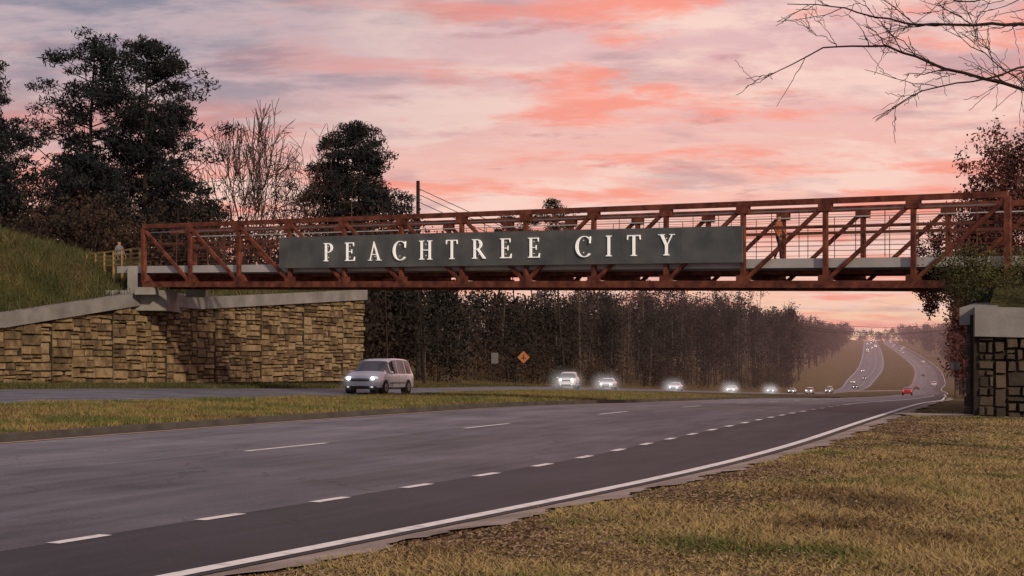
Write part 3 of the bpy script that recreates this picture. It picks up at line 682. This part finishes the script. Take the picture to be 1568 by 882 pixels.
def bare(name,x,y,top,spread,mat_,seed,r0=.22,base=None,twig=.013,depth=5,make=True,trunk=.30):
    rg=random.Random(seed); g=(ez(x,y) if base is None else base)-.3; H=top-g; P0=[];P1=[];A0=[];A1=[]
    def grow(p,d,l,r,dep):
        n=3; q=p.copy(); r_=r
        for i in range(n):
            d=(d+Vector((rg.uniform(-.2,.2),rg.uniform(-.2,.2),rg.uniform(-.06,.08)))).normalized(); q2=q+d*l/n; rn=max(twig,r_*.84)
            P0.append(q[:]);P1.append(q2[:]);A0.append(r_);A1.append(rn); q=q2;r_=rn
            if dep<depth and (i>0 or dep>=2) and rg.random()<.85:
                ax=d.orthogonal().normalized(); ax.rotate(Matrix.Rotation(rg.random()*6.28,3,d)); dd=d.copy(); dd.rotate(Matrix.Rotation(rg.uniform(.6,1.15),3,ax))
                grow(q,dd,l*rg.uniform(.5,.85),max(twig,r_*.55),dep+1)
        if dep<depth:
            for k in range(2):
                ax=d.orthogonal().normalized(); ax.rotate(Matrix.Rotation(rg.random()*6.28,3,d)); dd=d.copy(); dd.rotate(Matrix.Rotation(rg.uniform(.25,.65),3,ax)); grow(q,dd,l*rg.uniform(.62,.85),max(twig,r_*.75),dep+1)
    grow(Vector((x,y,g)),Vector((0,0,1)),H*trunk,r0,0)
    P0=np.array(P0);P1=np.array(P1); zt=P1[:,2].max(); k=(top-g)/(zt-g); ex=np.percentile(np.abs(P1[:,0]-x),96); kx=spread/ex
    for P in (P0,P1): P[:,2]=g+(P[:,2]-g)*k; P[:,0]=x+(P[:,0]-x)*kx; P[:,1]=y+(P[:,1]-y)*kx
    q=segs(P0,P1,A0,A1,3)
    if not make: return q
    return link(bpy.data.objects.new(name,quads_mesh(name,[(q,0)],[mat_])))
bare('bare_tree',-20.0,122,22.4,5.8,M['barkl'],11,r0=.30,twig=.024)
bare('bare_tree',-23.2,128,21.4,5.0,M['barkl'],22,r0=.26,twig=.022)
bare('bare_tree',-17.4,126,20.5,4.6,M['barkl'],27,r0=.24,twig=.020)
bare('bare_tree',-11.0,142,17.6,2.6,M['barkl'],14,r0=.15)
bare('bare_tree',-31.5,104,15,3.6,M['barkl'],19,r0=.16)
def leafy(name,x,y,top,spread,mleaf,seed,n=16000,size=.16):
    g=gz(x,y); q=bare(name,x,y,top,spread,M['bark'],seed,r0=.25,base=g,make=False)
    hi=q[q[:,:,2].mean(1)>g+.25*(top-g)]; idx=rng.integers(0,len(hi),n); c=hi[idx,2]+rng.normal(0,.25,(n,3))
    link(bpy.data.objects.new(name,quads_mesh(name,[(q,0),(leaves(c,size,size*.6),1)],[M['bark'],mleaf])))
leafy('oak_tree',43.8,140,22.8,5.0,M['red'],31,28000)
leafy('oak_tree',50,150,25,5,M['red'],32)
leafy('oak_tree',45.5,158,18,4.5,M['red'],33,18000)
def limb(P0,P1,A0,A1,pts,r0,r1,rg,tw=True,dep=0):
    pts=[np.array(p,float) for p in pts]; n=len(pts)
    fine=[]
    for i in range(n-1):
        for k in range(4): fine.append(pts[i]+(pts[i+1]-pts[i])*k/4+rg.normal(0,.018 if dep==0 else .008,3))
    fine.append(pts[-1]); m=len(fine)
    for i in range(m-1):
        a=r0+(r1-r0)*i/(m-1); b=r0+(r1-r0)*(i+1)/(m-1); P0.append(fine[i]);P1.append(fine[i+1]);A0.append(a);A1.append(b)
        if tw and i>0:
            if rg.random()<(.66 if dep==0 else .30):
                    d=fine[i+1]-fine[i]; d/=np.linalg.norm(d); dd=d+rg.normal(0,.42,3)+np.array([0,0,rg.choice([-.35,.35])]); dd/=np.linalg.norm(dd); ln=rg.uniform(.3,1.0)*(1 if dep==0 else .45)
                    e1=fine[i]+dd*ln*.5; e2=e1+(dd+rg.normal(0,.15,3)+d*.35)*ln*.45
                    limb(P0,P1,A0,A1,[fine[i],e1,e2],a*.45+.002,.0035,rg,dep<2,dep+1)
P0=[];P1=[];A0=[];A1=[]; rg=np.random.default_rng(5)
T=[(11.4,24.5,-.2),(11.3,24.4,2),(11.1,24.2,4.2),(11.0,24,6.2),(11.2,24.3,8.5),(11.5,24.6,10.5)]
limb(P0,P1,A0,A1,T,.20,.06,rg,False)
limb(P0,P1,A0,A1,[T[2],(9.2,23,4.9),(7.07,22,5.4),(6.0,22,5.66),(5.1,21.8,5.95),(4.2,21.7,5.88),(3.39,21.6,5.43)],.036,.005,rg)
limb(P0,P1,A0,A1,[T[3],(9,23,6.3),(7.07,22.2,6.3),(6.2,22,6.25),(5.4,22,6.3),(4.6,22,6.5),(3.8,22,6.55)],.034,.005,rg)
limb(P0,P1,A0,A1,[(9.2,23,4.95),(7.9,21.5,5.5),(7.07,21.2,5.6),(6.27,21,5.35),(5.4,21,5.2),(4.8,21,4.8)],.022,.005,rg)
limb(P0,P1,A0,A1,[T[3],(9,23.5,6.8),(7.5,23,6.9),(6.3,22.6,6.7),(5.6,22.5,6.95)],.024,.004,rg)
limb(P0,P1,A0,A1,[T[2],(9,24,4.7),(7.6,23.5,5.7),(6.9,23.3,6.1),(6.2,23.3,6.6)],.020,.004,rg)
link(bpy.data.objects.new('bare_tree',quads_mesh('bare_tree',[(segs(P0,P1,A0,A1,4),0)],[M['bark']])))
def woods(name,pts,tops,crown,nleaf,ls,mats,spread=.45,trunk=.12,lowest=.15,zf=gz,nbr=14):
    P=np.array(pts); n=len(P); g=np.array([zf(a,b) for a,b in P]); H=np.array(tops)-g
    H=np.maximum(H,2.0)
    base=np.stack([P[:,0],P[:,1],g-.3],1); topp=base+np.stack([rng.normal(0,.6,n),rng.normal(0,.6,n),H*.97],1)
    parts=[(segs(base,topp,np.full(n,trunk)*H/14,np.full(n,.02)*H/14,4),0)]
    cw=crown*rng.uniform(.65,1.3,n)
    u=rng.uniform(.2,.95,(n,nbr)); an=rng.random((n,nbr))*6.283; ln=cw[:,None]*rng.uniform(.4,1.1,(n,nbr))*np.sin(np.pi*np.clip(u*.85+.1,0,1))
    s=base[:,None]+(topp-base)[:,None]*u[...,None]; d=np.stack([np.cos(an),np.sin(an),rng.uniform(.2,1.0,(n,nbr))],-1); en=s+d*ln[...,None]
    s=s.reshape(-1,3);en=en.reshape(-1,3); rr=np.repeat(trunk*.3*H/14,nbr); parts.append((segs(s,en,rr,rr*.3,3),0))
    k=rng.integers(0,len(s),len(s)*3); w=rng.random(len(k))[:,None]; q=s[k]+(en[k]-s[k])*w; dd=rng.normal(0,1,(len(k),3)); dd[:,2]=np.abs(dd[:,2]); dd=unit(dd)*crown*.3
    parts.append((segs(q,q+dd,np.full(len(k),trunk*.10),np.full(len(k),trunk*.05),3),0))
    tot=n*nleaf; dens=np.repeat(rng.random(n)**.7+.15,nbr); dens/=dens.sum(); k=rng.choice(len(s),tot,p=dens); w=rng.random(tot)[:,None]**.5
    c=s[k]+(en[k]-s[k])*w+rng.normal(0,spread,(tot,3))
    keep=c[:,2]>np.repeat(g,nbr)[k]+lowest*np.repeat(H,nbr)[k]; c=c[keep]
    parts.append((leaves(c,ls,ls*.6),1))
    link(bpy.data.objects.new(name,quads_mesh(name,parts,mats)))
tY_=np.linspace(1,19,600); AR=np.array([road_pt('f',t,0.) for t in tY_]); DR=np.array([road_pt('n',t,1.) for t in tY_])
def Aat(Y): return np.array([np.interp(Y,AR[:,1],AR[:,k]) for k in range(3)])
def Dat(Y): return np.array([np.interp(Y,DR[:,1],DR[:,k]) for k in range(3)])
pts=[];tops=[]
for i in range(280):
    Y=118+(500-118)*rng.random()**1.1; a=Aat(Y); off=9+rng.random()**1.5*42; x=a[0]-off; pts.append((x,Y)); tops.append(1.6+(.050 if Y<230 else .0475)*Y*rng.uniform(.72,1.10)*(1 if off>14 else .8)+(3 if Y<170 else 0))
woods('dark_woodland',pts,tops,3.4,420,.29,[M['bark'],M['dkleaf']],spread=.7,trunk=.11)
pts=[];tops=[]
for i in range(70):
    Y=120+rng.random()*380; a=Aat(Y); x=a[0]-9-rng.random()*6; pts.append((x,Y)); tops.append(gz(x,Y)+rng.uniform(6,15)*(.8+Y/500))
woods('bare_woodland_edge',pts,tops,2.2,90,.17,[M['barkp'],M['brown']],spread=.6,trunk=.09,lowest=.2,nbr=18)
pts=[];tops=[]
for i in range(90):
    Y=120+rng.random()*380; a=Aat(Y); x=a[0]-8-rng.random()*3; pts.append((x,Y)); tops.append(gz(x,Y)+rng.uniform(1.5,4)*(1+Y/500))
woods('undergrowth',pts,tops,2.0,300,.17,[M['bark'],M['brown']],spread=.6,trunk=.05,lowest=.0)
pts=[];tops=[]
for i in range(120):
    Y=118+rng.random()*40; x=-62+rng.random()*56; pts.append((x,Y)); tops.append(np.interp(x,[-60,-30,-20,-6],[17.5,16.5,14.6,14.3])*rng.uniform(.78,1.08))
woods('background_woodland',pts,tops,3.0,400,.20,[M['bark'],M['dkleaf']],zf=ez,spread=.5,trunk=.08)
pts=[];tops=[]
for i in range(70):
    Y=96+rng.random()*14; x=-45+rng.random()*26; 
    pts.append((x,Y)); tops.append(8.2+rng.uniform(1.5,4.5))
woods('bank_scrub',pts,tops,2.0,240,.14,[M['barkl'],M['brown']],zf=ez,trunk=.06,lowest=.05)
pts=[];tops=[]
for i in range(230):
    Y=130+rng.random()**1.1*720; a=Dat(Y); x=a[0]+np.interp(Y,[130,180,300,700],[8,3.5,2.8,6])+rng.random()**2.2*40; pts.append((x,Y)); tops.append(1.6+.046*Y*rng.uniform(.6,1.05) if 260<Y<620 else gz(x,Y)+rng.uniform(7,13)*(1 if Y<260 else 1.8))
woods('russet_woodland',pts,tops,3.4,360,.28,[M['bark'],M['red']],spread=.7,trunk=.10,lowest=.0)
pts=[];tops=[]
for i in range(260):
    Y=490+rng.random()*760; a=Aat(Y); x=a[0]-np.interp(Y,[490,700,1000,1250],[11,19,18,14])-rng.random()**1.7*90
    pts.append((x,Y)); bx=x/Y; tops.append(gz(x,Y)+np.interp(bx,[.16,.19,.205,.22],[25,23,16,12])*rng.uniform(.75,1.1))
woods('valley_woodland',pts,tops,5,320,.48,[M['bark'],M['far']],spread=1.0,trunk=.14,lowest=.0,nbr=12)
pts=[];tops=[]
for i in range(300):
    Y=720+rng.random()*1150
    if rng.random()<.5: Y=max(Y,1200); x=Aat(Y)[0]-14-rng.random()**1.2*210
    else: x=Dat(Y)[0]+8+rng.random()**1.6*150
    pts.append((x,Y)); tops.append(gz(x,Y)+rng.uniform(11,19))
for i in range(120):
    Y=1830+rng.random()*250; x=330+rng.random()*420; pts.append((x,Y)); tops.append(gz(x,Y)+rng.uniform(12,18))
woods('distant_woodland',pts,tops,6,220,.80,[M['far'],M['far']],spread=1.3,trunk=.2,lowest=.0,nbr=10)
pts=[(15.2+rng.random()*5.5,48.5+rng.random()*5) for i in range(20)]
woods('overgrown_shrub',pts,[3.7+rng.uniform(.9,1.8) for _ in pts],.8,1000,.05,[M['bark'],M['bladeg']],spread=.24,trunk=.03,lowest=0,zf=lambda a,b:3.2)
# ---------------------------------------------------------------- grass blades
def blades(P,h,w,lean=.5):
    n=len(P); an=rng.random(n)*6.283; u=np.stack([np.cos(an),np.sin(an),0*an],1)*(w*rng.uniform(.6,1.4,n))[:,None]
    hh=h*rng.uniform(.4,1.4,n); l=rng.normal(0,lean,(n,2))*hh[:,None]; t=P+np.stack([l[:,0],l[:,1],hh],1)
    return np.stack([P-u,P+u,t+u*.25,t-u*.25],1)
def fbm(x,y):
    v=0
    for k,(f,a_) in enumerate(((.5,1.),(1.1,.7),(2.3,.5),(4.9,.35),(9.7,.22))):
        v=v+a_*np.sin(x*f*1.3+1.7*k+1.5*np.sin(y*f*.8+k*2.1))*np.sin(y*f+.9*k+1.3*np.sin(x*f*.9+k))
    return v
N=190000
Y=11*np.exp(rng.random(N)*math.log(75/11)); tY=np.linspace(2.6,9,300); Dr=np.array([rails(t)[3] for t in tY]); dx=np.interp(Y,Dr[:,1],Dr[:,0])
xr=np.maximum(Y*.335,dx+1.5); xx=dx+.50+(xr-dx-.50)*rng.random(N)
pn=fbm(xx,Y); edge=np.clip((xx-dx-.5)/3.0,0,1); k=(pn+rng.normal(0,.5,N)+edge*1.0)>.05; xx=xx[k];Y=Y[k];pn=pn[k]
zz=np.array([gz(a,b) for a,b in zip(xx,Y)]); k=~((xx>13.3)&(Y>45)); P=np.stack([xx,Y,zz],1)[k]; pn=pn[k]
link(bpy.data.objects.new('verge_grass',quads_mesh('verge_grass',[(blades(P,.026+.022*np.clip(pn+.4,0,1.6),.0032+.0003*P[:,1],1.1),0)],[M['blade']])))
n=60000; Yl=11*np.exp(rng.random(n)*math.log(50/11)); dxl=np.interp(Yl,Dr[:,1],Dr[:,0]); xl=dxl+.35+np.abs(rng.normal(0,1.0,n))*rng.choice([1.2,4.0],n); zl=np.array([gz(a,b) for a,b in zip(xl,Yl)])+.012
lq=leaves(np.stack([xl,Yl,zl],1),.016+.0004*Yl,.011+.0003*Yl); lq[:,:,2]=zl[:,None]+(lq[:,:,2]-zl[:,None])*.45+.012
link(bpy.data.objects.new('fallen_leaves',quads_mesh('fallen_leaves',[(lq,0)],[M['litter']])))
n=70000; tq=rng.uniform(2.6,8,n); rr_=np.array([rails(t) for t in np.linspace(2.6,8,400)]); tg=np.linspace(2.6,8,400)
Bm=np.stack([np.interp(tq,tg,rr_[:,1,k]) for k in range(3)],1); Cm=np.stack([np.interp(tq,tg,rr_[:,2,k]) for k in range(3)],1); f=rng.uniform(.03,.97,n)[:,None]
P=Bm+(Cm-Bm)*f; P[:,0]-=.5*(f[:,0]>.9); P[:,2]=[gz(a,b) for a,b in P[:,:2]]
link(bpy.data.objects.new('median_grass',quads_mesh('median_grass',[(blades(P,.08+.03*fbm(P[:,0],P[:,1]).clip(-1,1.5),.012+0*P[:,0],.6),0)],[M['bladem']])))
n=80000; EPa=np.array(EP); EPa=EPa[(EPa[:,3]<20)]; i=rng.integers(0,len(EPa),n); P=EPa[i,:3]+np.stack([rng.normal(0,.6,n),rng.normal(0,.5,n),np.zeros(n)],1); P[:,2]=[ez(a,b) for a,b in P[:,:2]]
P=P[P[:,2]>2.3]
link(bpy.data.objects.new('bank_grass',quads_mesh('bank_grass',[(blades(P,.40+.18*fbm(P[:,0]*1.5,P[:,1]).clip(-1.5,1.5),.02+0*P[:,0],.45),0)],[M['bladeg']])))
n=16000; tq=rng.uniform(2.8,7.5,n); Am=np.array([road_pt('f',t,0) for t in np.linspace(2.8,7.5,300)]); Am=np.stack([np.interp(tq,np.linspace(2.8,7.5,300),Am[:,k]) for k in range(3)],1); P=Am+np.stack([-rng.uniform(.6,6,n),np.zeros(n),np.zeros(n)],1); P[:,2]=[gz(a,b) for a,b in P[:,:2]]
link(bpy.data.objects.new('verge_weeds',quads_mesh('verge_weeds',[(blades(P,.16,.015+0*P[:,0],.5),0)],[M['bladeg']])))
# ---------------------------------------------------------------- evening haze as emissive volume
mm=bpy.data.materials.new('emissive_haze'); mm.use_nodes=True; mN=mm.node_tree.nodes; mL=mm.node_tree.links; mN.clear()
mo=mN.new('ShaderNodeOutputMaterial'); ma=mN.new('ShaderNodeVolumeAbsorption'); mE=mN.new('ShaderNodeEmission'); ms=mN.new('ShaderNodeAddShader')
DN=1/5200.; ma.inputs['Color'].default_value=(0,0,0,1); ma.inputs['Density'].default_value=DN; mE.inputs['Color'].default_value=(.70,.38,.36,1); mE.inputs['Strength'].default_value=DN  # pink haze light put in as volume emission instead of scattering
mL.new(ma.outputs[0],ms.inputs[0]); mL.new(mE.outputs[0],ms.inputs[1]); mL.new(ms.outputs[0],mo.inputs['Volume'])
ms_=Acc(); ms_.add([(-400,235,-30),(900,235,-30),(900,2600,-30),(-400,2600,-30),(-400,235,70),(900,235,70),(900,2600,70),(-400,2600,70)],[(0,3,2,1),(4,5,6,7),(0,1,5,4),(1,2,6,5),(2,3,7,6),(3,0,4,7)]); ms_.obj('emissive_haze',[mm])
# ---------------------------------------------------------------- camera, sun, sky
cam=bpy.data.cameras.new('camera'); co=bpy.data.objects.new('camera',cam); link(co); co.location=(0,0,1.6); co.rotation_euler=(math.radians(90),0,0)
cam.lens=56; cam.sensor_width=36; cam.shift_y=114/1568; cam.clip_end=20000; S.camera=co
SE,SA=24,152
sun=bpy.data.lights.new('sun','SUN'); sun.energy=2.5; sun.angle=math.radians(2.5); sun.color=(1,.80,.58); so=bpy.data.objects.new('sun',sun); link(so)
sd=Vector((math.sin(math.radians(SA))*math.cos(math.radians(SE)),math.cos(math.radians(SA))*math.cos(math.radians(SE)),math.sin(math.radians(SE))))
so.rotation_euler=sd.to_track_quat('Z','Y').to_euler()
w=bpy.data.worlds.new('World'); S.world=w; w.use_nodes=True; nt=w.node_tree;N=nt.nodes;Lk=nt.links; N.clear()
out=N.new('ShaderNodeOutputWorld'); add=N.new('ShaderNodeAddShader'); b1=N.new('ShaderNodeBackground'); b2=N.new('ShaderNodeBackground')
sky=N.new('ShaderNodeTexSky'); sky.sky_type='NISHITA'; sky.sun_disc=False; sky.sun_elevation=math.radians(SE); sky.sun_rotation=math.radians(SA)
Lk.new(sky.outputs[0],b1.inputs[0]); b1.inputs[1].default_value=.005
tc=N.new('ShaderNodeTexCoord'); sp=N.new('ShaderNodeSeparateXYZ'); Lk.new(tc.outputs['Generated'],sp.inputs[0])
def mth(op,a,b=None,c=None,cl=False):
    k=N.new('ShaderNodeMath'); k.operation=op; k.use_clamp=cl
    for i,q in enumerate((a,b,c)):
        if q is None: continue
        if isinstance(q,(int,float)): k.inputs[i].default_value=q
        else: Lk.new(q,k.inputs[i])
    return k.outputs[0]
def mix(f,a,c):
    k=N.new('ShaderNodeMix'); k.data_type='RGBA'
    for i,q in ((0,f),(6,a),(7,c)):
        if isinstance(q,(int,float)): k.inputs[i].default_value=q
        elif isinstance(q,tuple): k.inputs[i].default_value=(*q,1)
        else: Lk.new(q,k.inputs[i])
    return k.outputs[2]
X,Yy,Zz=sp.outputs
zp=mth('ADD',mth('MAXIMUM',Zz,0),.16)
cb=N.new('ShaderNodeCombineXYZ'); Lk.new(mth('DIVIDE',X,zp),cb.inputs[0]); Lk.new(mth('DIVIDE',Yy,zp),cb.inputs[1])
def cloud(scale,sx,sy,off,rot,lo,hi,det=12,dist=.25,rough=.62):
    mp=N.new('ShaderNodeMapping'); mp.inputs['Scale'].default_value=(sx,sy,1); mp.inputs['Location'].default_value=off; mp.inputs['Rotation'].default_value=(0,0,rot); Lk.new(cb.outputs[0],mp.inputs[0])
    nz=N.new('ShaderNodeTexNoise'); nz.inputs['Scale'].default_value=scale; nz.inputs['Detail'].default_value=det; nz.inputs['Distortion'].default_value=dist; nz.inputs['Roughness'].default_value=rough; Lk.new(mp.outputs[0],nz.inputs[0])
    mr=N.new('ShaderNodeMapRange'); mr.interpolation_type='SMOOTHSTEP'; mr.inputs[1].default_value=lo; mr.inputs[2].default_value=hi; Lk.new(nz.outputs['Fac'],mr.inputs[0]); return mr.outputs[0]
def rng_(v,a,b_):
    mr=N.new('ShaderNodeMapRange'); mr.interpolation_type='SMOOTHSTEP'; mr.inputs[1].default_value=a; mr.inputs[2].default_value=b_; Lk.new(v,mr.inputs[0]); return mr.outputs[0]
el=Zz
base=mix(rng_(el,0.01,.06),(1.0,.70,.38),(.93,.48,.38))
base=mix(rng_(el,.07,.24),base,(.72,.46,.47))
base=mix(rng_(el,.25,.8),base,(.26,.28,.36))
base=mix(mth('MULTIPLY',cloud(2.4,.85,1.2,(3,1,0),.35,.46,.60),.80),base,(.94,.66,.56))
gry=cloud(3.0,.65,1.2,(5.3,2.2,0),.30,.51,.66)
base=mix(mth('MULTIPLY',gry,.62),base,(.44,.27,.30))
cor=cloud(3.2,.65,1.25,(0,.5,0),.32,.485,.62)
base=mix(mth('MULTIPLY',cor,.85),base,(.94,.28,.19))
sh=cloud(4.5,.7,1.3,(0.12,.62,0),.32,.57,.69)
base=mix(mth('MULTIPLY',sh,.5),base,(.44,.18,.19))
fin=cloud(9.0,.7,1.2,(2,7,0),.35,.45,.7)
base=mix(mth('MULTIPLY',fin,.25),base,(.97,.68,.58))
lf=mth('MULTIPLY',rng_(X,.08,-.22),rng_(el,.09,.20))
gr2=mix(cloud(3.6,.7,1.2,(9,4,0),.35,.42,.60),(.16,.19,.26),(.48,.38,.41))
base=mix(mth('MULTIPLY',lf,.88),base,gr2)
bk=rng_(Yy,.35,-.4); base=mix(mth('MULTIPLY',bk,.6),base,(.32,.34,.44))
Lk.new(base,b2.inputs[0]); b2.inputs[1].default_value=1.02
Lk.new(b1.outputs[0],add.inputs[0]); Lk.new(b2.outputs[0],add.inputs[1]); Lk.new(add.outputs[0],out.inputs[0])
S.view_settings.view_transform='Standard'; S.view_settings.look='None'; S.view_settings.exposure=0
